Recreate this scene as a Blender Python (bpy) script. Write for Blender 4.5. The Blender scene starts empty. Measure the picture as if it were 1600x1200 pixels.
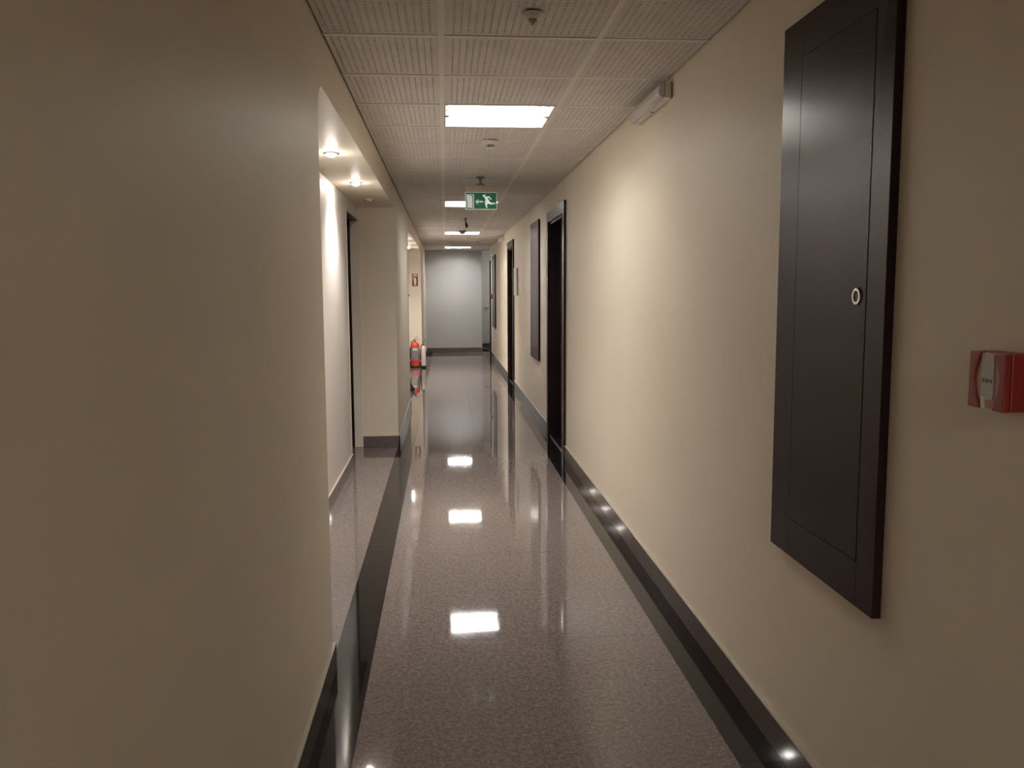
import bpy, math, random
from mathutils import Vector, Matrix
random.seed(7)
SC = bpy.context.scene
COL = SC.collection
PI = math.pi

# ------------------------------------------------------------------ camera
CAMH = 1.443
PITCH, YAW, ROLL, FPX = 0.1085, 0.0773, -0.00475, 1340.0
cam_d = bpy.data.cameras.new('camera')
cam_d.sensor_fit = 'HORIZONTAL'; cam_d.sensor_width = 36.0
cam_d.lens = FPX / 1600.0 * 36.0
cam_d.clip_start = 0.02; cam_d.clip_end = 100
cam = bpy.data.objects.new('camera', cam_d); COL.objects.link(cam)
cy, sy, cp, sp = math.cos(YAW), math.sin(YAW), math.cos(PITCH), math.sin(PITCH)
fw = Vector((sy * cp, cy * cp, -sp)); rt = Vector((cy, -sy, 0)); up = rt.cross(fw)
r2 = rt * math.cos(ROLL) + up * math.sin(ROLL)
u2 = up * math.cos(ROLL) - rt * math.sin(ROLL)
M = Matrix((r2, u2, -fw)).transposed().to_4x4()
M.translation = Vector((0, 0, CAMH))
cam.matrix_world = M
SC.camera = cam

# ------------------------------------------------------------------ world, exposure
w = bpy.data.worlds.new('world'); SC.world = w; w.use_nodes = True
w.node_tree.nodes['Background'].inputs[0].default_value = (0.02, 0.02, 0.022, 1)
w.node_tree.nodes['Background'].inputs[1].default_value = 0.2
SC.view_settings.view_transform = 'Standard'
SC.view_settings.look = 'None'
SC.view_settings.exposure = 0.0
SC.view_settings.gamma = 1.0
SC.view_settings.use_curve_mapping = False
SC.cycles.use_denoising = True
SC.cycles.max_bounces = 9
SC.cycles.diffuse_bounces = 5
SC.cycles.glossy_bounces = 5
SC.cycles.sample_clamp_indirect = 8.0
SC.cycles.caustics_reflective = False
SC.cycles.caustics_refractive = False

# light strengths (the lamps' builders below read these)
TUBE = 165.0
TUBE_COLS = [(1.0, 0.945, 0.87), (0.97, 0.96, 0.97), (1.0, 0.95, 0.88), (0.97, 0.97, 0.98), (1.0, 0.945, 0.87)]
SPOT_W = 75.0
SPOT_COL = (1.0, 0.94, 0.88)

# ------------------------------------------------------------------ dimensions
XL, XR = -0.447, 1.030          # corridor walls
XB = -0.785                     # back wall of the niches
H = 2.395                       # ceiling
SOF = 2.20                      # niche soffit
YB, YE = -7.0, 20.40            # rear and end walls
ROW0 = 3.36                     # one cross tee of the ceiling grid
N1, N1E = 3.215, 7.97           # first niche
N2, N2E = 10.78, 16.42          # second niche
RWE = 19.32                     # right wall stops
XE = 0.875                      # end wall stops
YR = 21.9                       # recess far wall
XRR = 2.1
BB = 0.10; BT = 0.014           # skirting height, thickness

# ------------------------------------------------------------------ materials
def mat(name, col, rough=0.5, var=0.06, scale=6.0, bump=0.0, bscale=60.0, metal=0.0, spec=0.5,
        coords='Object', trans=0.0, alpha=1.0, coat=0.0, emit=None, estr=0.0, stretch=None):
    m = bpy.data.materials.new(name); m.use_nodes = True
    nt = m.node_tree; b = nt.nodes['Principled BSDF']
    b.inputs['Roughness'].default_value = rough
    b.inputs['Metallic'].default_value = metal
    b.inputs['Specular IOR Level'].default_value = spec
    b.inputs['Transmission Weight'].default_value = trans
    b.inputs['Alpha'].default_value = alpha
    b.inputs['Coat Weight'].default_value = coat
    b.inputs['Coat Roughness'].default_value = 0.05
    tc = nt.nodes.new('ShaderNodeTexCoord')
    if coords == 'World':
        g = nt.nodes.new('ShaderNodeNewGeometry'); src = g.outputs['Position']
    else:
        src = tc.outputs['Object']
    mp = nt.nodes.new('ShaderNodeMapping'); nt.links.new(src, mp.inputs[0])
    if stretch: mp.inputs['Scale'].default_value = stretch
    n = nt.nodes.new('ShaderNodeTexNoise'); n.inputs['Scale'].default_value = scale
    n.inputs['Detail'].default_value = 4
    nt.links.new(mp.outputs[0], n.inputs['Vector'])
    cr = nt.nodes.new('ShaderNodeValToRGB')
    lo = [max(0, c * (1 - var)) for c in col]; hi = [min(1, c * (1 + var)) for c in col]
    cr.color_ramp.elements[0].color = (*lo, 1); cr.color_ramp.elements[0].position = 0.3
    cr.color_ramp.elements[1].color = (*hi, 1); cr.color_ramp.elements[1].position = 0.7
    nt.links.new(n.outputs['Fac'], cr.inputs[0]); nt.links.new(cr.outputs[0], b.inputs['Base Color'])
    if bump > 0:
        n2 = nt.nodes.new('ShaderNodeTexNoise'); n2.inputs['Scale'].default_value = bscale
        n2.inputs['Detail'].default_value = 3
        nt.links.new(mp.outputs[0], n2.inputs['Vector'])
        bp = nt.nodes.new('ShaderNodeBump'); bp.inputs['Strength'].default_value = bump
        bp.inputs['Distance'].default_value = 0.002
        nt.links.new(n2.outputs['Fac'], bp.inputs['Height']); nt.links.new(bp.outputs[0], b.inputs['Normal'])
    if emit:
        b.inputs['Emission Color'].default_value = (*emit, 1)
        b.inputs['Emission Strength'].default_value = estr
    return m

def terrazzo():
    m = bpy.data.materials.new('terrazzo'); m.use_nodes = True
    nt = m.node_tree; b = nt.nodes['Principled BSDF']
    g = nt.nodes.new('ShaderNodeNewGeometry')
    base = nt.nodes.new('ShaderNodeTexNoise'); base.inputs['Scale'].default_value = 55; base.inputs['Detail'].default_value = 5
    nt.links.new(g.outputs['Position'], base.inputs['Vector'])
    r1 = nt.nodes.new('ShaderNodeValToRGB')
    r1.color_ramp.elements[0].position = 0.32; r1.color_ramp.elements[0].color = (0.130, 0.108, 0.101, 1)
    r1.color_ramp.elements[1].position = 0.70; r1.color_ramp.elements[1].color = (0.225, 0.188, 0.176, 1)
    nt.links.new(base.outputs['Fac'], r1.inputs[0])
    cur = r1.outputs[0]
    for sc, thr, c, f in ((150, 0.24, (0.40, 0.34, 0.31), 0.55), (210, 0.24, (0.05, 0.04, 0.04), 0.8), (90, 0.17, (0.52, 0.45, 0.41), 0.7)):
        v = nt.nodes.new('ShaderNodeTexVoronoi'); v.inputs['Scale'].default_value = sc
        nt.links.new(g.outputs['Position'], v.inputs['Vector'])
        lt = nt.nodes.new('ShaderNodeMath'); lt.operation = 'LESS_THAN'; lt.inputs[1].default_value = thr
        nt.links.new(v.outputs['Distance'], lt.inputs[0])
        ml = nt.nodes.new('ShaderNodeMath'); ml.operation = 'MULTIPLY'; ml.inputs[1].default_value = f
        nt.links.new(lt.outputs[0], ml.inputs[0])
        mx = nt.nodes.new('ShaderNodeMixRGB'); mx.inputs['Color2'].default_value = (*c, 1)
        nt.links.new(ml.outputs[0], mx.inputs['Fac']); nt.links.new(cur, mx.inputs['Color1'])
        cur = mx.outputs[0]
    nt.links.new(cur, b.inputs['Base Color'])
    n2 = nt.nodes.new('ShaderNodeTexNoise'); n2.inputs['Scale'].default_value = 7
    nt.links.new(g.outputs['Position'], n2.inputs['Vector'])
    mr = nt.nodes.new('ShaderNodeMapRange'); mr.inputs['To Min'].default_value = 0.02; mr.inputs['To Max'].default_value = 0.055
    nt.links.new(n2.outputs['Fac'], mr.inputs['Value']); nt.links.new(mr.outputs[0], b.inputs['Roughness'])
    b.inputs['IOR'].default_value = 1.40
    return m

WALLC = (0.76, 0.682, 0.568)
m_wall = mat('cream_paint', WALLC, 0.52, 0.025, 1.3, 0.12, 90, coords='World', spec=0.22)
m_grey = mat('grey_white_paint', (0.54, 0.525, 0.505), 0.5, 0.02, 1.3, 0.12, 90, coords='World', spec=0.25)
m_niche = mat('pale_niche_paint', (0.74, 0.70, 0.655), 0.5, 0.02, 1.3, 0.12, 90, coords='World', spec=0.25)
m_terr = terrazzo()
m_black = mat('black_granite', (0.017, 0.015, 0.015), 0.04, 0.35, 160, coords='World', spec=0.32)
m_skirt = mat('brown_granite', (0.135, 0.110, 0.105), 0.06, 0.40, 190, coords='World', spec=0.22)
m_caulk = mat('pale_caulk', (0.44, 0.395, 0.33), 0.6, 0.05, 30, coords='World')
m_grout = mat('grout', (0.10, 0.085, 0.08), 0.8, 0.1, 40, coords='World')
m_tile = mat('ceiling_board', (0.68, 0.645, 0.615), 0.75, 0.05, 9, 0.1, 150, coords='World', spec=0.2)
m_tee = mat('tee_white', (0.78, 0.74, 0.69), 0.5, 0.03, 12, coords='World', spec=0.3)
m_fleece = mat('black_fleece', (0.05, 0.042, 0.038), 0.95, 0.2, 80)
m_plenum = mat('plenum_concrete', (0.10, 0.09, 0.08), 0.9, 0.2, 4, coords='World')
m_wenge = mat('dark_wenge', (0.029, 0.0145, 0.0140), 0.27, 0.07, 8, 0.0, 90, spec=0.13, stretch=(1, 1, 0.06))
m_wenge_d = mat('darker_wenge', (0.013, 0.0075, 0.007), 0.34, 0.25, 26, 0.05, 90, spec=0.25, stretch=(1, 1, 0.06))
m_white = mat('white_lacquer', (0.80, 0.78, 0.74), 0.35, 0.02, 10)
m_jamb = mat('offwhite_lacquer', (0.72, 0.66, 0.58), 0.4, 0.02, 10)
m_tray = mat('luminaire_white', (0.86, 0.86, 0.85), 0.4, 0.01, 10)
m_louv = mat('louvre_white', (0.55, 0.55, 0.54), 0.35, 0.01, 10)
m_dark = mat('dark_grey_plastic', (0.05, 0.047, 0.045), 0.5, 0.1, 30)
m_dgrey = mat('mid_grey_plastic', (0.16, 0.15, 0.145), 0.5, 0.08, 30)
m_blackp = mat('black_plastic', (0.012, 0.011, 0.011), 0.4, 0.2, 30)
m_chrome = mat('brushed_chrome', (0.62, 0.60, 0.58), 0.25, 0.05, 60, metal=1.0)
m_beige = mat('beige_plastic', (0.74, 0.68, 0.60), 0.45, 0.04, 20)
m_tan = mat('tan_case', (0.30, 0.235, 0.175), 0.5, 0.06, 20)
m_brown = mat('yellowed_plastic', (0.42, 0.31, 0.19), 0.45, 0.15, 40)
m_diff = mat('prismatic_diffuser', (0.82, 0.82, 0.82), 0.18, 0.04, 120, 0.35, 160, trans=0.25)
m_red = mat('red_plastic', (0.27, 0.020, 0.016), 0.35, 0.08, 20)
m_redx = mat('red_enamel', (0.62, 0.055, 0.030), 0.28, 0.08, 20)
m_pink = mat('clear_cover', (0.46, 0.25, 0.215), 0.2, 0.05, 30)
m_paper = mat('white_print', (0.74, 0.72, 0.70), 0.55, 0.03, 30)
m_plate = mat('dull_white_plastic', (0.50, 0.47, 0.45), 0.4, 0.04, 30)
m_ink = mat('grey_ink', (0.12, 0.11, 0.11), 0.6, 0.05, 30)
m_green = mat('exit_green', (0.008, 0.135, 0.058), 0.4, 0.04, 20, emit=(0.006, 0.11, 0.055), estr=0.30)
m_signw = mat('sign_white', (0.80, 0.82, 0.80), 0.4, 0.02, 20, emit=(0.92, 1.0, 0.97), estr=0.22)
m_acry = mat('smoky_acrylic', (0.62, 0.55, 0.48), 0.15, 0.03, 20, trans=0.35)
m_bord = mat('bordeaux_print', (0.16, 0.030, 0.016), 0.45, 0.06, 30)
m_pale = mat('pale_wrap', (0.66, 0.56, 0.49), 0.3, 0.12, 14, 0.3, 30)
m_label = mat('extinguisher_label', (0.22, 0.19, 0.19), 0.4, 0.6, 45, stretch=(1, 1, 2.2))
m_steel = mat('stainless_strip', (0.45, 0.43, 0.41), 0.3, 0.05, 40, metal=1.0)

# ------------------------------------------------------------------ mesh helpers
class MB:
    def __init__(s): s.v = []; s.f = []; s.mi = []
    def add(s, vs, fs, mi=0):
        o = len(s.v); s.v += [tuple(v) for v in vs]
        for f in fs: s.f.append([o + i for i in f]); s.mi.append(mi)
        return s
    def box(s, x0, x1, y0, y1, z0, z1, mi=0):
        return s.add([(x0, y0, z0), (x1, y0, z0), (x1, y1, z0), (x0, y1, z0), (x0, y0, z1), (x1, y0, z1), (x1, y1, z1), (x0, y1, z1)],
                     [(3, 2, 1, 0), (4, 5, 6, 7), (0, 1, 5, 4), (1, 2, 6, 5), (2, 3, 7, 6), (3, 0, 4, 7)], mi)
    def prism(s, poly, axis, a0, a1, mi=0):
        # poly: 2-D points in the other two axes (kept in x,y,z order)
        def P(p, a):
            q = [p[0], p[1]]; q.insert(axis, a); return tuple(q)
        n = len(poly)
        vs = [P(p, a0) for p in poly] + [P(p, a1) for p in poly]
        fs = [tuple(range(n - 1, -1, -1)), tuple(range(n, 2 * n))] + [(i, (i + 1) % n, n + (i + 1) % n, n + i) for i in range(n)]
        return s.add(vs, fs, mi)
    def lathe(s, prof, c=(0, 0, 0), axis='z', n=24, mi=0):
        # prof: (radius, height) list
        def P(r, h, a):
            x, y = r * math.cos(a), r * math.sin(a)
            if axis == 'z': q = (x, y, h)
            elif axis == 'x': q = (h, x, y)
            else: q = (x, h, y)
            return (q[0] + c[0], q[1] + c[1], q[2] + c[2])
        vs = []; fs = []
        for (r, h) in prof:
            for i in range(n): vs.append(P(max(r, 1e-5), h, 2 * PI * i / n))
        k = len(prof)
        for j in range(k - 1):
            for i in range(n):
                fs.append((j * n + i, j * n + (i + 1) % n, (j + 1) * n + (i + 1) % n, (j + 1) * n + i))
        fs.append(tuple(range(n - 1, -1, -1))); fs.append(tuple(range((k - 1) * n, k * n)))
        return s.add(vs, fs, mi)
    def tube(s, pts, r, n=10, mi=0):
        pts = [Vector(p) for p in pts]; vs = []; fs = []
        for k, p in enumerate(pts):
            t = (pts[min(k + 1, len(pts) - 1)] - pts[max(k - 1, 0)]).normalized()
            a = Vector((0, 0, 1)) if abs(t.z) < 0.9 else Vector((1, 0, 0))
            u = t.cross(a).normalized(); v = t.cross(u)
            rr = r[k] if isinstance(r, (list, tuple)) else r
            for i in range(n):
                an = 2 * PI * i / n; vs.append(p + u * math.cos(an) * rr + v * math.sin(an) * rr)
        for k in range(len(pts) - 1):
            for i in range(n):
                fs.append((k * n + i, k * n + (i + 1) % n, (k + 1) * n + (i + 1) % n, (k + 1) * n + i))
        fs.append(tuple(range(n - 1, -1, -1))); fs.append(tuple(range((len(pts) - 1) * n, len(pts) * n)))
        return s.add(vs, fs, mi)
    def mesh(s, name, mats, off=(0, 0, 0), smooth=None):
        me = bpy.data.meshes.new(name)
        me.from_pydata([(v[0] - off[0], v[1] - off[1], v[2] - off[2]) for v in s.v], [], s.f)
        for m in (mats if isinstance(mats, (list, tuple)) else [mats]): me.materials.append(m)
        for p, mi in zip(me.polygons, s.mi): p.material_index = mi
        me.validate(); me.update()
        import bmesh
        bm = bmesh.new(); bm.from_mesh(me); bmesh.ops.recalc_face_normals(bm, faces=bm.faces); bm.to_mesh(me); bm.free()
        if smooth:
            for p in me.polygons: p.use_smooth = True
            try: me.set_sharp_from_angle(angle=math.radians(smooth))
            except Exception: pass
        return me
    def build(s, name, mats, parent=None, origin=None, bevel=0, smooth=None, label=None):
        base = Vector(parent.matrix_world.translation) if parent else Vector((0, 0, 0))
        o3 = Vector(origin) if origin else (base if parent else Vector((0, 0, 0)))
        o = bpy.data.objects.new(name, s.mesh(name, mats, o3, smooth)); COL.objects.link(o)
        if parent:
            o.parent = parent; o.location = o3 - base
        else: o.location = o3
        if parent: o.matrix_world = Matrix.Translation(o3)
        else: o.matrix_world = Matrix.Translation(o3)
        if bevel:
            b = o.modifiers.new('bevel', 'BEVEL'); b.width = bevel; b.segments = 2; b.limit_method = 'ANGLE'
        if label: o['label'] = label
        return o

def tag(o, label, cat, group=None, kind=None):
    o['label'] = label; o['category'] = cat
    if group: o['group'] = group
    if kind: o['kind'] = kind
    return o
def thing(name, loc, label, cat, group=None, kind=None):
    o = bpy.data.objects.new(name, None); COL.objects.link(o)
    o.empty_display_size = 0.05
    o.location = loc; o.matrix_world = Matrix.Translation(Vector(loc))
    return tag(o, label, cat, group, kind)
def dup(root, loc, label, group=None):
    r = root.copy(); COL.objects.link(r); r.location = loc; r['label'] = label
    if group: r['group'] = group
    for ch in list(root.children):
        c = ch.copy(); COL.objects.link(c); c.parent = r; c.matrix_parent_inverse = ch.matrix_parent_inverse.copy()
        for g in ch.children:
            d = g.copy(); COL.objects.link(d); d.parent = c
    return r
def arc(cy_, cz_, r, a0, a1, n=10):
    return [(cy_ + r * math.cos(a0 + (a1 - a0) * i / n), cz_ + r * math.sin(a0 + (a1 - a0) * i / n)) for i in range(n + 1)]

# ================================================================== THE SETTING
# ---- left wall: one solid with two niches whose heads have rounded corners
R = 0.13
poly = [(YB, 0), (N1, 0)]
def niche(y0, y1, R2):
    return ([(y0, SOF - R)] + arc(y0 + R, SOF - R, R, PI, PI / 2)[1:] +
            arc(y1 - R2, SOF - R2, R2, PI / 2, 0) + [(y1, 0)])
poly += niche(N1, N1E, 0.02)
poly += [(N2, 0)] + niche(N2, N2E, 0.15)
poly += [(YE + 0.15, 0), (YE + 0.15, H + 0.16), (YB, H + 0.16)]
wl = MB().prism(poly, 0, XB, XL).build('wall_left', m_wall, smooth=40)
tag(wl, 'cream painted corridor wall on the left with two lit niches', 'wall', kind='structure')
# ---- niche back wall with the door opening of the first niche
D0, D1, DH = 7.11, N1E, 2.09
bw = MB().prism([(YB, 0), (D0, 0), (D0, DH), (D1, DH), (D1, 0), (YE + 0.15, 0), (YE + 0.15, H + .16), (YB, H + .16)], 0, XB - 0.2, XB).build('wall_niche', m_niche)
tag(bw, 'pale wall at the back of the left niches', 'wall', kind='structure')
# ---- right wall with two door openings
O1 = (7.385, 8.425); O2 = (12.86, 13.83); OH = 2.10
poly = [(YB, 0)]
for a, b in (O1, O2): poly += [(a, 0), (a, OH), (b, OH), (b, 0)]
poly += [(RWE, 0), (RWE, H + .16), (YB, H + .16)]
wr = MB().prism(poly, 0, XR, XR + 0.2).build('wall_right', m_wall)
tag(wr, 'long cream painted corridor wall on the right', 'wall', kind='structure')
# ---- end wall, recess beside it
we = MB().box(XL, XE, YE, YE + 0.15, 0, H + .16).build('wall_end', m_grey)
tag(we, 'plain grey-white wall closing the corridor end', 'wall', kind='structure')
wq = MB().box(XE - 0.15, XE, YE + 0.15, YR, 0, H + .16).box(XE - .15, XRR, YR, YR + .15, 0, H + .16).box(XRR, XRR + .15, RWE, YR + .15, 0, H + .16).box(XR + .2, XRR, RWE - .15, RWE, 0, H + .16).build('wall_recess', m_grey)
tag(wq, 'grey-white walls of the recess past the corridor end', 'wall', kind='structure')
wb = MB().box(XB, XR + .2, YB - .15, YB, 0, H + .16).build('wall_rear', m_wall)
tag(wb, 'cream wall closing the corridor behind the viewer', 'wall', kind='structure')

# ---- floor: grout bed, terrazzo slabs, black border strips
fl = MB().box(XB - .2, XRR + .15, YB - .15, YR + .15, -0.10, -0.004).build('floor', m_grout)
tag(fl, 'polished speckled terrazzo floor with black border strips', 'floor', kind='structure')
SX0, SX1 = -0.303, 0.880
SW = (SX1 - SX0) / 2
GAP = 0.0012
def slab_mesh(nm, wx, wy, m):
    b = MB().box(-wx / 2 + GAP / 2, wx / 2 - GAP / 2, -wy / 2 + GAP / 2, wy / 2 - GAP / 2, -0.02, 0)
    return b.mesh(nm, m)
sm_main = slab_mesh('floor_slab', SW, SW, m_terr)
NX0, NX1 = XB - 0.2, XL - 0.008
sm_niche = slab_mesh('floor_slab', NX1 - NX0, SW, m_terr)
def piece(name, me, x, y, parent, z=0, tilt=0.0):
    o = bpy.data.objects.new(name, me); COL.objects.link(o); o.parent = parent
    o.location = (x, y, z)
    o.rotation_euler = (random.uniform(-tilt, tilt), random.uniform(-tilt, tilt), 0)
    return o
y = 3.42 + SW / 2
while y - SW > YB: y -= SW
while y - SW / 2 < YR:
    for c in range(2):
        piece('floor_slab', sm_main, SX0 + SW * (c + .5), y, fl, tilt=0.0007)
    if y > RWE - .2:
        piece('floor_slab', sm_main, SX1 + .15 + SW * .5, y, fl, tilt=0.0005)
        piece('floor_slab', sm_main, SX1 + .15 + SW * 1.5, y, fl, tilt=0.0005)
    y += SW
for a, b in ((N1, N1E), (N2, N2E)):
    y = a + SW / 2
    n = int((b - a) / SW) + 1; L = (b - a) / n
    me = slab_mesh('floor_slab', NX1 - NX0, L, m_terr)
    for i in range(n): piece('floor_slab', me, (NX0 + NX1) / 2, a + L * (i + .5), fl, tilt=0.0004)
SL = 1.18
sm_l = slab_mesh('border_strip', SX0 - NX1, SL, m_black)
sm_r = slab_mesh('border_strip', XR - SX1, SL, m_black)
y = 2.43 + SL / 2
while y - SL > YB: y -= SL
while y - SL / 2 < YE + .1:
    piece('border_strip', sm_l, (SX0 + NX1) / 2, y, fl, tilt=0.0003)
    piece('border_strip', sm_r, (SX1 + XR) / 2, y, fl, tilt=0.0003)
    y += SL
# thresholds of the right-hand doors (black granite continues under the leaf)
for a, b in (O1, O2):
    piece('border_strip', slab_mesh('border_strip', .2, b - a, m_black), XR + .1, (a + b) / 2, fl)

# ---- ceiling: plenum slab, perforated boards, tee grid
ce = MB().box(XB - .2, XRR + .15, YB - .15, YR + .15, H + .16, H + .30).build('ceiling', m_plenum)
tag(ce, 'suspended ceiling of perforated off-white boards in a tee grid', 'ceiling', kind='structure')
PITCHH = 0.0268; HR = 0.0047; TH = 0.012
def board(x0, x1, y0, y1, anchor_x):
    """perforated board; hole columns are counted from the edge at anchor_x (the tee side)"""
    b = MB()
    mg = 0.0335
    cols = []
    if anchor_x == 'both':
        n = 20; st = (x0 + x1) / 2 - PITCHH * (n - 1) / 2
        cols = [st + PITCHH * i for i in range(n)]
    elif anchor_x == 'right':
        x = x1 - mg
        while x - PITCHH * .5 > x0 + .004: cols.append(x); x -= PITCHH
    else:
        x = x0 + mg
        while x + PITCHH * .5 < x1 - .004: cols.append(x); x += PITCHH
    cols.sort()
    ny = 20; sy_ = (y0 + y1) / 2 - PITCHH * (ny - 1) / 2
    rows = [sy_ + PITCHH * i for i in range(ny)]
    h = PITCHH / 2
    ax0, ax1, ay0, ay1 = cols[0] - h, cols[-1] + h, rows[0] - h, rows[-1] + h
    # plain margins (underside at z = 0)
    for q in ((x0, x1, y0, ay0), (x0, x1, ay1, y1), (x0, ax0, ay0, ay1), (ax1, x1, ay0, ay1)):
        if q[1] - q[0] > 1e-4: b.add([(q[0], q[2], 0), (q[1], q[2], 0), (q[1], q[3], 0), (q[0], q[3], 0)], [(3, 2, 1, 0)])
    K = 8
    for cx in cols:
        for cyy in rows:
            out = []; inn = []; top = []
            for i in range(K):
                a = 2 * PI * i / K; c, s_ = math.cos(a), math.sin(a)
                k = h / max(abs(c), abs(s_))
                out.append((cx + c * k, cyy + s_ * k, 0)); inn.append((cx + c * HR, cyy + s_ * HR, 0)); top.append((cx + c * HR, cyy + s_ * HR, 0.0085))
            b.add(out + inn + top, [(K + i, K + (i + 1) % K, (i + 1) % K, i) for i in range(K)] + [(2 * K + i, 2 * K + (i + 1) % K, K + (i + 1) % K, K + i) for i in range(K)])
    # sides and the dark fleece behind
    b.add([(x0, y0, 0), (x1, y0, 0), (x1, y1, 0), (x0, y1, 0), (x0, y0, TH), (x1, y0, TH), (x1, y1, TH), (x0, y1, TH)],
          [(0, 1, 5, 4), (1, 2, 6, 5), (2, 3, 7, 6), (3, 0, 4, 7)])
    b.add([(x0, y0, .0086), (x1, y0, .0086), (x1, y1, .0086), (x0, y1, .0086)], [(0, 1, 2, 3)], 1)
    me = bpy.data.meshes.new('ceiling_tile'); me.from_pydata(b.v, [], b.f)
    me.materials.append(m_tile); me.materials.append(m_fleece)
    for p, mi in zip(me.polygons, b.mi): p.material_index = mi
    me.update(); return me
E2 = 0.008
bm_l = board(XL + 0.009, -E2, -.3 + E2, .3 - E2, 'right')
bm_m = board(E2, .6 - E2, -.3 + E2, .3 - E2, 'both')
bm_r = board(.6 + E2, XR - 0.009, -.3 + E2, .3 - E2, 'left')
LIGHT_ROWS = (2, 10, 18, 26, -10)  # last entry: unseen fill light added behind the viewer to lift the foreground
k0 = -17; k1 = int((YE - ROW0) / .6)
for k in range(k0, k1):
    yc = ROW0 + .6 * k + .3
    for me, c in ((bm_l, 0), (bm_m, 1), (bm_r, 2)):
        if c == 1 and k in LIGHT_ROWS: continue
        o = piece('ceiling_tile', me, 0, yc, ce, z=H + 0.0015 + random.uniform(0, .0012), tilt=0.0)
        o.rotation_euler = (random.uniform(-.0018, .0018), 0, 0)
# cut boards of the last row
ylast = ROW0 + .6 * k1
for x0, x1 in ((XL + .009, -E2), (E2, .6 - E2), (.6 + E2, XE - .009)):
    MB().box(x0, x1, ylast + E2, YE - .008, H + .002, H + .014).build('ceiling_tile', m_tile, ce)
MB().box(.6 + E2, XRR, ylast + E2, YR, H - .03, H + .01).build('ceiling_tile', m_grey, ce)
MB().box(XR + .001, XRR, RWE, ylast + E2, H - .03, H + .01).build('ceiling_tile', m_grey, ce)
tm = MB().box(-.012, .012, YB, YE - .004, H - .0005, H + .0012).box(-.0015, .0015, YB, YE - .01, H + .0012, H + .035).mesh('main_runner', m_tee)
for x in (0.0, 0.6): piece('main_runner', tm, x, 0, ce)
for (x0, x1) in ((XL + .004, -.012), (.012, .588), (.612, XR - .004)):
    c = (x0 + x1) / 2; hw = (x1 - x0) / 2
    tm = MB().box(-hw, hw, -.012, .012, H - .0003, H + .0011).mesh('cross_tee', m_tee)
    for k in range(k0, k1 + 1): piece('cross_tee', tm, c, ROW0 + .6 * k, ce)

# ---- skirting (granite, pale caulk line along its top)
def skirt(name, segs, label, mats=m_skirt):
    b = MB(); c = MB()
    for (x0, x1, y0, y1) in segs:
        b.box(x0, x1, y0, y1, 0.0, BB)
        c.box(x0 + .002 if x1 - x0 > .02 and abs(x1 - x0) < .02 else x0, x1, y0, y1, BB, BB + .004)
    o = b.build(name, mats, bevel=0.0015)
    tag(o, label, 'skirting', kind='structure')
    c.build('caulk_line', m_caulk, o)
    return o
e = 0.0005
skirt('baseboard_right', [(XR - BT, XR - e, YB, O1[0] - .105), (XR - BT, XR - e, O1[1] + .105, O2[0] - .105), (XR - BT, XR - e, O2[1] + .105, RWE - .11)],
      'polished brown granite skirting along the right wall')
skirt('baseboard_left', [(XL + e, XL + BT, YB, N1), (XL + e, XL + BT, N1E - BT, N2), (XL + e, XL + BT, N2E - BT, YE - BT),
                         (XB + .01, XL + BT, N1E - BT, N1E - e), (XB + .01, XL + BT, N2E - BT, N2E - e)],
      'polished brown granite skirting along the left wall and its piers')
skirt('baseboard_niche', [(XB + e, XB + BT, N1 + .001, D0 - .03), (XB + e, XB + BT, N2 + .001, N2E - .02)], 'brown granite skirting at the foot of the niche back wall')
skirt('baseboard_end', [(XL + .02, XE + BT, YE - BT, YE - e), (XE + e, XE + BT, YE, YR - .001), (XE + .02, XRR, YR - BT, YR - e)], 'dark granite skirting along the end wall and recess')

# ---- doors
def right_door(name, a, b, label):
    d = thing(name, (XR, (a + b) / 2, 0), label, 'door', kind='structure')
    cw, pr = 0.105, 0.022
    # casing
    for (y0, y1) in ((a - cw, a), (b, b + cw)):
        MB().box(XR - pr, XR - e, y0, y1, 0.0, OH + .1).build('casing', m_wenge, d, bevel=.002)
    MB().box(XR - pr, XR - e, a, b, OH, OH + .1).build('casing', m_wenge, d, bevel=.002)
    # lining of the reveal
    MB().box(XR, XR + .16, a, a + .02, 0.0, OH).build('jamb', m_wenge_d, d)
    MB().box(XR, XR + .16, b - .02, b, 0.0, OH).build('jamb', m_wenge_d, d)
    MB().box(XR, XR + .16, a + .02, b - .02, OH - .02, OH).build('jamb', m_wenge_d, d)
    # leaf with two sunk fields, lever handle
    lx = XR + .09
    lf = MB().box(lx, lx + .04, a + .023, b - .023, 0.008, OH - .023).build('leaf', m_wenge_d, d, bevel=.001)
    for (z0, z1) in ((.16, .92), (1.10, OH - .18)):
        MB().box(lx - .006, lx, a + .16, b - .16, z0, z1).build('field', m_wenge_d, lf, bevel=.003)
    hd = MB().lathe([(.024, 0), (.024, -.008), (.009, -.010), (.009, -.045)], (lx, a + .09, 1.03), 'x', 16)
    hd.box(lx - .052, lx - .036, a + .082, a + .20, 1.022, 1.038)
    hd.build('lever_handle', m_chrome, lf, smooth=40)
    MB().box(XR - .004, XR + .012, a + .02, b - .02, 0.0, .006).build('threshold', m_steel, d)
    return d
right_door('door_1', *O1, 'near dark wenge door in the right wall between the two large panels')
right_door('door_2', *O2, 'far dark wenge door in the right wall next to the white framed notice')
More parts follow.
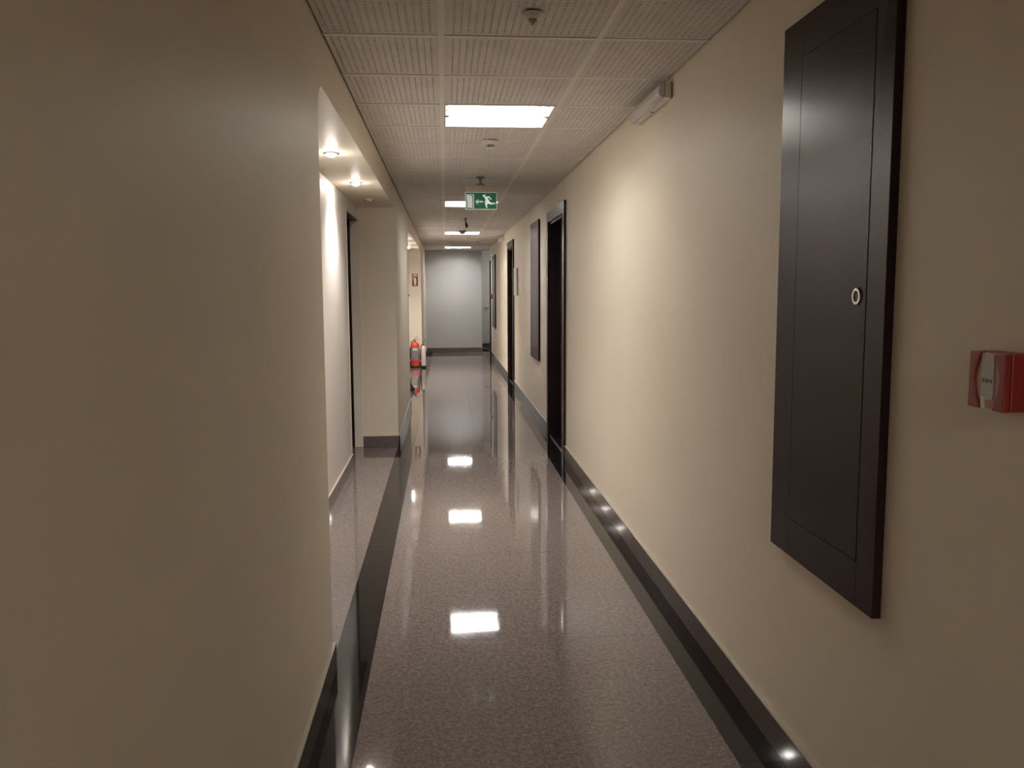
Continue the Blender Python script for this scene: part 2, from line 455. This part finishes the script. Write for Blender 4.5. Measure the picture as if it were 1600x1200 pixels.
# niche door: white jamb, dark leaf set deep
d = thing('door_3', (XB, (D0 + D1) / 2, 0), 'white lined door opening at the far end of the near niche', 'door', kind='structure')
MB().box(-.850, XB + .012, D1 - .016, D1 - .001, 0.002, DH).build('jamb', m_jamb, d, bevel=.001)
MB().box(XB - .19, XB + .003, D0 - .012, D0 + .001, BB + .006, SOF - .002).build('jamb', m_jamb, d, bevel=.001)
MB().box(-.904, -.850, D1 - .012, D1 - .001, 0.002, DH).build('door_stop', m_wenge_d, d)
MB().box(-.904, XB + .004, D0 + .001, D1 - .016, DH - .014, DH).build('head_lining', m_wenge_d, d)
lf = MB().box(-.945, -.905, D0 + .002, D1 - .002, .006, DH - .003).build('leaf', m_wenge_d, d)
MB().box(-.905, -.900, D0 + .12, D1 - .14, .2, DH - .2).build('field', m_wenge_d, lf)
# white door in the recess
d = thing('door_4', (1.4, YR, 0), 'plain white door with lever handle in the recess past the end wall', 'door', kind='structure')
MB().box(XE + .02, 1.76, YR - .045, YR - .016, BB + .008, 2.12).build('leaf', m_grey, d, bevel=.002)
hd = MB().lathe([(.022, -.046), (.022, -.056), (.008, -.058), (.008, -.09)], (1.03, YR, 1.0), 'y', 14)
hd.box(1.02, 1.11, YR - .098, YR - .084, .99, 1.008)
hd.build('lever_handle', m_dgrey, d, smooth=40)
# dark frame on the last corner of the right wall
t = MB().box(XR - .03, XR - e, RWE - .1, RWE + .012, 0.0, 2.11).box(XR - .03, XR + .2, RWE + .001, RWE + .012, 0, 2.11).build('trim_1', m_wenge_d, bevel=.001)
tag(t, 'dark door frame edge on the last corner of the right wall', 'trim', kind='structure')

# ================================================================== CEILING LIGHTS
def ceiling_light(k, label, col, power=1.0):
    y0 = ROW0 + .6 * k; y1 = y0 + .6; cx, cyy = .3, (y0 + y1) / 2
    t = thing('ceiling_light', (cx, cyy, H), label, 'ceiling light', 'recessed ceiling lights')
    x0, x1, a, b = .014, .586, y0 + .014, y1 - .014
    D = .075
    tr = MB()
    tr.box(x0, x1, a, b, H + D, H + D + .004)
    tr.box(x0, x0 + .004, a, b, H + .001, H + D).box(x1 - .004, x1, a, b, H + .001, H + D)
    tr.box(x0 + .004, x1 - .004, a, a + .004, H + .001, H + D).box(x0 + .004, x1 - .004, b - .004, b, H + .001, H + D)
    tr.build('tray', m_tray, t)
    # louvre: white dividers between the tubes, thin blades across them
    def vee(yc, w0, w1): return [(yc - w0, H + D), (yc - w1, H + .036), (yc + w1, H + .036), (yc + w0, H + D)]
    MB().prism(vee(cyy, .030, .010), 0, x0 + .005, x1 - .005).build('spine', m_louv, t)
    for yc in (cyy - .16, cyy + .16):
        MB().prism(vee(yc, .016, .003), 0, x0 + .005, x1 - .005).build('divider', m_louv, t)
    NB = 9
    for i in range(1, NB):
        xx = x0 + (x1 - x0) * i / NB
        for (q0, q1) in ((a + .005, cyy - .165), (cyy - .155, cyy - .012), (cyy + .012, cyy + .155), (cyy + .165, b - .005)):
            MB().box(xx - .0008, xx + .0008, q0, q1, H + .006, H + .034).build('blade', m_louv, t)
    for xx in (x0 + .001, x1 - .023):
        MB().box(xx, xx + .022, cyy - .022, cyy + .022, H + .0005, H + .006).build('lamp_holder', m_dgrey, t)
    m = mat('fluorescent_tube', (.9, .9, .9), .4, .0, 5, emit=col, estr=TUBE * power)
    for dy in (-.222, -.088, .088, .222):
        tb = MB().lathe([(.013, x0 + .022), (.013, x1 - .022)], (0, cyy + dy, H + .052), 'x', 10).build('tube', m, t, smooth=40)
        for xx in (x0 + .006, x1 - .022):
            MB().lathe([(.0125, xx), (.0125, xx + .016)], (0, cyy + dy, H + .052), 'x', 10).build('end_cap', m_tray, tb)
    return t
names = ['large bright square ceiling light nearest the viewer', 'square ceiling light partly behind the hanging exit sign',
         'third square ceiling light, behind the dark hanging detector', 'last thin square ceiling light just before the end wall',
         'unseen square fill light added to the ceiling behind the viewer']
for k, nm, c, pw in zip(LIGHT_ROWS, names, TUBE_COLS, (.68, .68, .76, .75, 1.35)): ceiling_light(k, nm, c, pw)

# ================================================================== NICHE DOWNLIGHTS
def downlight(x, yy, label, on=True, power=1.0):
    t = thing('downlight', (x, yy, SOF), label, 'downlight', 'downlights in the niche soffits')
    MB().lathe([(.030, SOF - .0005), (.042, SOF - .0005), (.043, SOF - .004), (.036, SOF - .007), (.031, SOF - .005)], (x, yy, 0), 'z', 28).build('trim_ring', m_chrome if on else m_beige, t, smooth=35)
    em = mat('halogen_glow' if on else 'halogen_off', (.85, .84, .8), .3, .0, 5, emit=SPOT_COL if on else None, estr=450.0)
    MB().lathe([(.002, SOF - .021), (.014, SOF - .020), (.0225, SOF - .015), (.0245, SOF - .008), (.024, SOF - .001)], (x, yy, 0), 'z', 20).build('bulb', em, t, smooth=60)
    for s in (-1, 1):
        MB().box(x + s * .034 - .006, x + s * .034 + .006, yy - .005, yy + .005, SOF - .014, SOF - .004).build('spring_clip', m_dark, t)
    if on:
        ld = bpy.data.lights.new('downlight_beam', 'SPOT'); ld.energy = SPOT_W * power; ld.color = SPOT_COL
        ld.spot_size = math.radians(130); ld.spot_blend = 1.0; ld.shadow_soft_size = .022
        lo = bpy.data.objects.new('downlight_beam', ld); COL.objects.link(lo)
        lo.parent = t; lo.location = (0, 0, -.03)
    return t
SPX = -.612
downlight(SPX, 4.89, 'lit downlight nearest the viewer in the near niche soffit')
downlight(SPX, 6.19, 'second lit downlight in the near niche soffit')
downlight(SPX + .005, 7.27, 'small unlit downlight near the far pier of the near niche', on=False)
downlight(SPX, 12.70, 'first lit downlight in the far niche soffit, hidden behind the pier', power=1.4)
downlight(SPX, 13.90, 'second lit downlight in the far niche soffit, hidden behind the pier', power=1.4)
downlight(SPX, 15.10, 'lit downlight glowing at the pier edge in the far niche', power=1.6)

t = thing('recess_fill_lamp', (1.62, 20.7, H - .03), 'unseen round fill lamp added in the recess past the right wall', 'ceiling lamp')  # unseen lamp, added to brighten the recess
MB().lathe([(.10, H - .0305), (.14, H - .031), (.14, H - .045), (.13, H - .05)], (1.62, 20.7, 0), 'z', 32).build('base', m_white, t, smooth=40)
MB().lathe([(.125, H - .048), (.12, H - .075), (.08, H - .095), (.002, H - .10)], (1.62, 20.7, 0), 'z', 32).build('glass_bowl', mat('opal_glow', (.9, .9, .9), .3, .0, 5, emit=(1, .97, .94), estr=75.0), t, smooth=50)

# ================================================================== RIGHT WALL OBJECTS
def access_panel(y0, y1, z0, z1, label, ring=True):
    t = thing('access_panel', (XR, (y0 + y1) / 2, z0), label, 'wall panel', 'dark wooden wall panels')
    T = .023; k = (y1 - y0) / .65
    a, b, c, d_ = y0 + .088 * k, y1 - .135 * k, z0 + .112, z1 - .108
    g = .0022
    MB().box(XR - .008, XR - e, y0 + .01, y1 - .01, z0 + .01, z1 - .01).build('backing', m_blackp, t)
    MB().box(XR - T, XR - e, y0, a, z0, z1).build('stile', m_wenge, t, bevel=.0012)
    MB().box(XR - T, XR - e, b, y1, z0, z1).build('stile', m_wenge, t, bevel=.0012)
    MB().box(XR - T, XR - e, a, b, z0, c).build('rail', m_wenge, t, bevel=.0006)
    MB().box(XR - T, XR - e, a, b, d_, z1).build('rail', m_wenge, t, bevel=.0006)
    lf = MB().box(XR - T - .0008, XR - .009, a + g, b - g, c + g, d_ - g).build('panel_door', m_wenge, t, bevel=.0012)
    ry, rz = a + .045 * k, 1.425
    X0 = XR - T - .0008
    MB().lathe([(.0125, X0), (.0215, X0), (.0215, X0 - .003), (.0195, X0 - .0048), (.0145, X0 - .0048), (.0125, X0 - .003), (.0125, X0 - .0005)], (0, ry, rz), 'x', 28).build('pull_ring', m_chrome, lf, smooth=40)
    MB().lathe([(.0123, X0 - .0002), (.0123, X0 - .0012)], (0, ry, rz), 'x', 24).build('pull_recess', m_blackp, lf)
    return t
access_panel(1.905, 2.548, .658, 2.198, 'large dark wooden wall panel with ring pull nearest the viewer')
access_panel(9.27, 10.14, .675, 2.205, 'dark wooden wall panel just past the near door on the right')
access_panel(17.35, 18.36, .680, 2.165, 'farthest narrow-looking dark wooden wall panel near the end wall')

# red manual call points
def call_point(yc, zc, label):
    t = thing('fire_call_point', (XR, yc, zc - .052), label, 'call point', 'red fire call points')
    hw, D = .052, .052
    MB().box(XR - D + .012, XR - e, yc - hw, yc + hw, zc - hw, zc + hw).build('back_box', m_red, t, bevel=.004)
    # front bezel: two red wings with waisted inner edges
    F0, F1 = XR - D, XR - D + .012
    for s in (-1, 1):
        pts = [(yc + s * hw, zc - hw), (yc + s * hw, zc + hw)]
        inner = []
        for i in range(15):
            q = -1 + 2 * i / 14
            inner.append((yc + s * (.020 + .016 * (1 - abs(q)) ** .8 if abs(q) < 1 else .020) , zc - q * hw))
        poly = pts + [(yc + s * (.019 + .017 * math.cos(q * PI / 2) ** 1.3), zc + hw * -q) for q in [-1 + 2 * i / 16 for i in range(17)]]
        MB().prism(poly, 0, F0, F1).build('bezel_wing', m_red, t, bevel=.002)
    MB().box(F0 + .004, F1, yc - .037, yc + .037, zc - hw + .002, zc + hw - .002).build('clear_cover', m_pink, t)
    pl = MB().box(F0 + .002, F0 + .0042, yc - .0175, yc + .0175, zc - hw + .018, zc + hw - .002).build('press_plate', m_plate, t)
    ik = MB().lathe([(.004, F0 + .0020), (.004, F0 + .0014)], (0, yc, zc), 'x', 12)
    for s in (-1, 1):
        ik.prism([(yc + s * .0065, zc), (yc + s * .013, zc + .0042), (yc + s * .013, zc - .0042)], 0, F0 + .0014, F0 + .0020)
    ik.build('press_mark', m_ink, pl)
    MB().box(F0 + .001, F0 + .0042, yc + .006, yc + .014, zc - hw + .001, zc - hw + .022).build('key_tab', m_paper, t)
    return t
call_point(1.478, 1.276, 'red fire call point at the right edge beside the large dark panel')
call_point(18.62, 1.315, 'tiny far red fire call point beyond the farthest wall panel')

# emergency luminaires
def emergency_light(y0, label):
    y1 = y0 + .635; z0, z1 = 2.296, 2.368
    t = thing('emergency_light', (XR, (y0 + y1) / 2, z0), label, 'emergency light', 'wall emergency lights')
    MB().box(XR - .004, XR - e, y0 + .012, y1 - .012, z0 + .006, z1 + .004).build('back_plate', m_dark, t)
    MB().prism([(XR - .032, z0 + .004), (XR - .004, z0), (XR - .004, z1), (XR - .032, z1)], 1, y0, y1).build('body', m_beige, t, bevel=.003)
    pr = [(XR - .032, z0 + .006), (XR - .050, z0 + .007), (XR - .060, z0 + .016), (XR - .064, z0 + .034), (XR - .060, z1 - .014), (XR - .050, z1 - .004), (XR - .032, z1 - .003)]
    MB().prism(pr, 1, y0 + .006, y1 - .006).build('diffuser', m_diff, t, bevel=.004, smooth=50)
    MB().lathe([(.005, z0 + .0025), (.005, z0 - .002), (.003, z0 - .003)], (XR - .020, y0 + .30, 0), 'z', 12).build('indicator', m_dark, t)
    MB().box(XR - .058, XR - .052, y0 + .001, y0 + .008, z0 + .012, z0 + .030).build('clip', m_chrome, t)
    return t
emergency_light(3.895, 'white emergency light under the ceiling above the bare stretch of right wall')
emergency_light(14.87, 'far emergency light under the ceiling beyond the second door')

# framed notice next to second door
t = thing('framed_notice', (XR, 12.30, 1.375), 'white framed notice on the right wall beside the second door', 'notice')
y0, y1, z0, z1 = 12.10, 12.50, 1.375, 1.765
for q in ((y0, y0 + .025, z0, z1), (y1 - .025, y1, z0, z1), (y0 + .025, y1 - .025, z0, z0 + .025), (y0 + .025, y1 - .025, z1 - .025, z1)):
    MB().box(XR - .030, XR - .018, *q).build('frame_bar', m_white, t, bevel=.002)
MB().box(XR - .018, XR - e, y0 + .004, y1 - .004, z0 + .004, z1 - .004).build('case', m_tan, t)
MB().box(XR - .022, XR - .0182, y0 + .025, y1 - .025, z0 + .025, z1 - .025).build('sheet', m_white, t)

# ================================================================== CEILING FITTINGS
def detector(x, yy, r, label, kind):
    t = thing('smoke_detector', (x, yy, H), label, 'detector', 'ceiling detectors')
    z = H - .0008
    if kind == 'cone':
        MB().lathe([(r * .7, z), (r, z - .003), (r, z - .007), (r * .82, z - .014), (r * .55, z - .020), (r * .42, z - .022)], (x, yy, 0), 'z', 32).build('base', m_tile, t, smooth=35)
        MB().lathe([(r * .42, z - .021), (r * .40, z - .026), (r * .24, z - .034), (r * .1, z - .042), (.001, z - .044)], (x, yy, 0), 'z', 24).build('sensor_cone', m_brown, t, smooth=50)
        MB().box(x - r * .8, x - r * .62, yy - r * .62, yy - r * .48, z - .019, z - .011).build('indicator', m_white, t)
    elif kind == 'finned':
        MB().lathe([(r * .8, z), (r, z - .002), (r, z - .016), (r * .92, z - .020), (r * .70, z - .022)], (x, yy, 0), 'z', 32).build('base', m_tee, t, smooth=35)
        MB().lathe([(r * .60, z - .021), (r * .56, z - .044)], (x, yy, 0), 'z', 28).build('chamber', m_blackp, t, smooth=35)
        MB().lathe([(r * .66, z - .021), (r * .68, z - .027), (r * .62, z - .028)], (x, yy, 0), 'z', 28).build('upper_ring', m_tee, t, smooth=35)
        MB().lathe([(r * .58, z - .044), (r * .58, z - .048), (r * .40, z - .052)], (x, yy, 0), 'z', 28).build('cap', m_tee, t, smooth=35)
        fm = None
        for i in range(14):
            a = 2 * PI * i / 14
            b = MB()
            c, s_ = math.cos(a), math.sin(a); px, py = -s_, c
            vs = []
            for zz in (z - .022, z - .046):
                for rr in (r * .50, r * .66 if zz > z - .03 else r * .60):
                    for w_ in (-.0022, .0022): vs.append((x + c * rr + px * w_, yy + s_ * rr + py * w_, zz))
            b.add(vs, [(0, 1, 3, 2), (4, 6, 7, 5), (0, 4, 5, 1), (2, 3, 7, 6), (0, 2, 6, 4), (1, 5, 7, 3)]).build('fin', m_tee, t)
    else:
        m = m_dgrey if kind == 'dark' else m_tee
        MB().lathe([(r * .8, z), (r, z - .003), (r, z - .018), (r * .85, z - .024), (r * .7, z - .026)], (x, yy, 0), 'z', 28).build('base', m, t, smooth=35)
        MB().lathe([(r * .68, z - .025), (r * .60, z - .044), (r * .40, z - .05), (.001, z - .051)], (x, yy, 0), 'z', 24).build('cap', m, t, smooth=50)
    return t
detector(.313, 3.06, .039, 'small round ceiling detector with yellowed cone nearest the viewer', 'cone')
detector(.303, 5.60, .054, 'white smoke detector with dark slots just behind the nearest ceiling light', 'finned')
detector(.293, 13.88, .066, 'dark detector silhouetted against the third ceiling light', 'dark')
detector(.325, 13.05, .022, 'tiny white ceiling detector just before the third ceiling light', 'plain')
detector(.385, 15.45, .030, 'tiny white ceiling detector between the third and last ceiling lights', 'plain')

t = thing('ceiling_bracket', (.29, 11.5, H), 'small black fitting hanging from the ceiling beyond the exit sign', 'ceiling fitting')
MB().lathe([(.010, H - .0008), (.022, H - .001), (.022, H - .008), (.012, H - .012)], (.288, 11.5, 0), 'z', 18).build('rose', m_blackp, t, smooth=40)
MB().lathe([(.008, H - .010), (.008, H - .085)], (.288, 11.5, 0), 'z', 12).build('stem', m_blackp, t, smooth=40)
MB().prism([(.280, H - .075), (.300, H - .055), (.318, H - .095), (.312, H - .125), (.288, H - .125)], 1, 11.47, 11.53).build('head', m_blackp, t, bevel=.004)

# ---- hanging exit sign
EY = 7.38
t = thing('exit_sign', (.313, EY, H), 'green hanging exit sign with running figure and left arrow', 'sign')
MB().lathe([(.030, H - .001), (.040, H - .001), (.040, H - .006), (.024, H - .012), (.014, H - .020)], (.313, EY, 0), 'z', 24).build('ceiling_rose', m_dgrey, t, smooth=35)
MB().box(.302, .324, EY - .008, EY + .008, H - .055, H - .010).build('stem', m_dgrey, t, bevel=.003)
MB().prism([(.300, H - .050), (.326, H - .050), (.353, H - .066), (.353, H - .070), (.272, H - .070), (.272, H - .066)], 1, EY - .012, EY + .012).build('foot', m_dgrey, t, bevel=.001)
MB().box(.178, .449, EY - .010, EY + .010, 2.270, H - .069).build('carrier', m_acry, t, bevel=.002)
sg = MB().box(.182, .449, EY - .006, EY + .006, 2.126, 2.2715).build('sign_plate', m_signw, t, bevel=.001)
SF = EY - .006
MB().box(.1865, .4445, SF - .0010, SF, 2.1310, 2.2665).build('green_field', m_green, sg)
fy0, fy1 = SF - .0018, SF - .0011
SX, SZ = .1865, 2.1310; GW, GH = .258, .1355
def S(u, v): return (SX + u * GW, SZ + v * GH)     # 0..1 on the green field
def stroke(b, pts, r, n=8):
    P = [S(*q) for q in pts]
    for (p, q), (ra, rb) in zip(zip(P[:-1], P[1:]), zip(r[:-1], r[1:])):
        d = Vector((q[0] - p[0], q[1] - p[1])); a0 = math.atan2(d.y, d.x)
        poly = [(p[0] + ra * math.cos(a0 + PI / 2 + PI * i / n), p[1] + ra * math.sin(a0 + PI / 2 + PI * i / n)) for i in range(n + 1)]
        poly += [(q[0] + rb * math.cos(a0 - PI / 2 + PI * i / n), q[1] + rb * math.sin(a0 - PI / 2 + PI * i / n)) for i in range(n + 1)]
        b.prism(poly, 1, fy0, fy1)
# door: pale frame outline and leaf in perspective
dr = MB()
dr.prism([S(.02, .02), S(.27, .02), S(.27, .90), S(.02, .90)], 1, fy0 + .0003, fy1)
dr.build('door_frame_print', m_signw, sg)
MB().prism([S(.035, .02), S(.245, .02), S(.245, .86), S(.035, .86)], 1, fy0 + .0001, fy0 + .0003).build('door_void_print', m_green, sg)
MB().prism([S(.06, .07), S(.22, .02 + .04), S(.215, .80), S(.04, .86)], 1, fy0 - .0002, fy0 + .0001).build('door_leaf_print', m_signw, sg)
ar = MB().prism([S(.31, .44), S(.41, .62), S(.395, .50), S(.57, .50), S(.57, .40), S(.395, .40), S(.41, .27)], 1, fy0, fy1)
ar.build('arrow_print', m_signw, sg)
mn = MB()
hc = S(.605, .80)
mn.prism([(hc[0] + .0125 * math.cos(2 * PI * i / 20), hc[1] + .0125 * math.sin(2 * PI * i / 20)) for i in range(20)], 1, fy0, fy1)
stroke(mn, [(.665, .68), (.735, .46)], [.0105, .0125])                 # torso
stroke(mn, [(.67, .70), (.76, .74), (.83, .60)], [.0065, .006, .005])    # rear arm
stroke(mn, [(.66, .66), (.68, .48), (.625, .44)], [.0065, .0055, .005])  # front arm
stroke(mn, [(.735, .42), (.665, .32), (.685, .10)], [.010, .0085, .0065])  # front leg
stroke(mn, [(.735, .42), (.80, .34), (.95, .34)], [.010, .0085, .0065])    # rear leg
mn.build('running_figure_print', m_signw, sg)

# ================================================================== FAR NICHE
PY = N2E - e
t = thing('extinguisher_sign', (-.557, PY, 1.536), 'small red fire extinguisher sign on the far niche pier', 'sign')
pl = MB().box(-.612, -.502, PY - .003, PY, 1.536, 1.716).build('plate', m_bord, t)
f0, f1 = PY - .0042, PY - .003
fg = MB().prism([(-.577, 1.555), (-.535, 1.555), (-.535, 1.668), (-.541, 1.682), (-.549, 1.688), (-.549, 1.700), (-.563, 1.700), (-.563, 1.688), (-.571, 1.682), (-.577, 1.668)], 1, f0, f1)
fg.prism([(-.563, 1.700), (-.588, 1.694), (-.601, 1.670), (-.601, 1.640), (-.594, 1.640), (-.594, 1.668), (-.584, 1.685), (-.563, 1.690)], 1, f0, f1)
fg.build('extinguisher_print', m_paper, pl)
MB().box(-.575, -.537, f0 - .0008, f0, 1.578, 1.583).build('extinguisher_band_print', m_bord, pl)
t2 = MB().box(-.612, -.502, PY - .003, PY, 1.728, 1.770).build('name_plate', m_bord, t)
MB().box(-.592, -.522, PY - .0040, PY - .003, 1.738, 1.760).build('plate_field', m_paper, t2)

def extinguisher(x, yy, r, h, m_body, label, banded=True):
    t = thing('fire_extinguisher', (x, yy, 0), label, 'extinguisher', 'fire extinguishers')
    MB().lathe([(r * .9, 0.001), (r * 1.02, .004), (r * 1.02, .035), (r * .96, .04)], (x, yy, 0), 'z', 28).build('base_ring', m_blackp, t, smooth=40)
    MB().lathe([(r * .94, .03), (r, .045), (r, h * .86), (r * .95, h * .92), (r * .76, h * .965), (r * .4, h * .995), (r * .26, h)], (x, yy, 0), 'z', 32).build('cylinder', m_body, t, smooth=50)
    if banded:
        MB().lathe([(r * 1.001, h * .30), (r * 1.006, h * .305), (r * 1.006, h * .80), (r * 1.001, h * .805)], (x, yy, 0), 'z', 32).build('label_band', m_label, t, smooth=50)
        b = MB()
        for i in range(5):
            a0 = -PI / 2 - .55 + i * .22; a1 = a0 + .16
            rr = r * 1.009
            b.add([(x + rr * math.cos(a0), yy + rr * math.sin(a0), h * .68), (x + rr * math.cos(a1), yy + rr * math.sin(a1), h * .68),
                   (x + rr * math.cos(a1), yy + rr * math.sin(a1), h * .75), (x + rr * math.cos(a0), yy + rr * math.sin(a0), h * .75)], [(0, 1, 2, 3)])
        b.build('label_print', m_paper, t)
    vz = h
    v = MB().lathe([(.020, vz - .004), (.020, vz + .02), (.013, vz + .024), (.013, vz + .045)], (x, yy, 0), 'z', 16).build('valve', m_dgrey, t, smooth=40)
    MB().tube([(x - .02, yy, vz + .035), (x + .03, yy, vz + .05), (x + .085, yy, vz + .045)], .006, 8).build('carry_handle', m_dgrey, v, smooth=60)
    MB().tube([(x - .02, yy, vz + .045), (x + .02, yy, vz + .08), (x + .06, yy, vz + .105)], .005, 8).build('squeeze_lever', m_dgrey, v, smooth=60)
    MB().tube([(x - .015, yy, vz + .03), (x - r * .8, yy, vz + .01), (x - r * 1.10, yy, h * .75), (x - r * 1.12, yy, h * .35)], .009, 8).build('hose', m_blackp, t, smooth=60)
    return t
extinguisher(-.572, 16.26, .083, .49, m_redx, 'red fire extinguisher with printed label standing in the far niche')
extinguisher(-.418, 16.285, .046, .42, m_pale, 'pale wrapped bottle-shaped extinguisher beside the red one', banded=False)

t = thing('floor_stand', (-.552, 12.48, 0), 'slim black floor stand mostly hidden behind the pier corner', 'stand')
MB().lathe([(.092, 0.001), (.098, .006), (.098, .040), (.088, .052), (.062, .085), (.044, .13), (.032, .19), (.020, .24)], (-.552, 12.48, 0), 'z', 28).build('foot', m_blackp, t, smooth=45)
MB().lathe([(.016, .23), (.016, 1.98), (.005, 2.0)], (-.552, 12.48, 0), 'z', 16).build('pole', m_blackp, t, smooth=45)
for z, q in ((1.36, .045), (1.68, .04)):
    MB().tube([(-.552, 12.48, z), (-.53, 12.48, z - .01), (-.552 + q, 12.48, z + .03)], .008, 8).build('hook', m_blackp, t, smooth=60)

# small pale object on the near niche floor
t = thing('pale_object', (-.762, 5.385, 0), 'small whitish object on the floor against the near niche skirting', 'pale_object')
MB().prism([(5.36, .001), (5.41, .001), (5.40, .055), (5.385, .068), (5.37, .055)], 0, -.770, -.748).build('wedge', m_white, t, bevel=.003)
MB().box(-.768, -.750, 5.363, 5.407, 0.0005, .004).build('pad', m_dgrey, t)
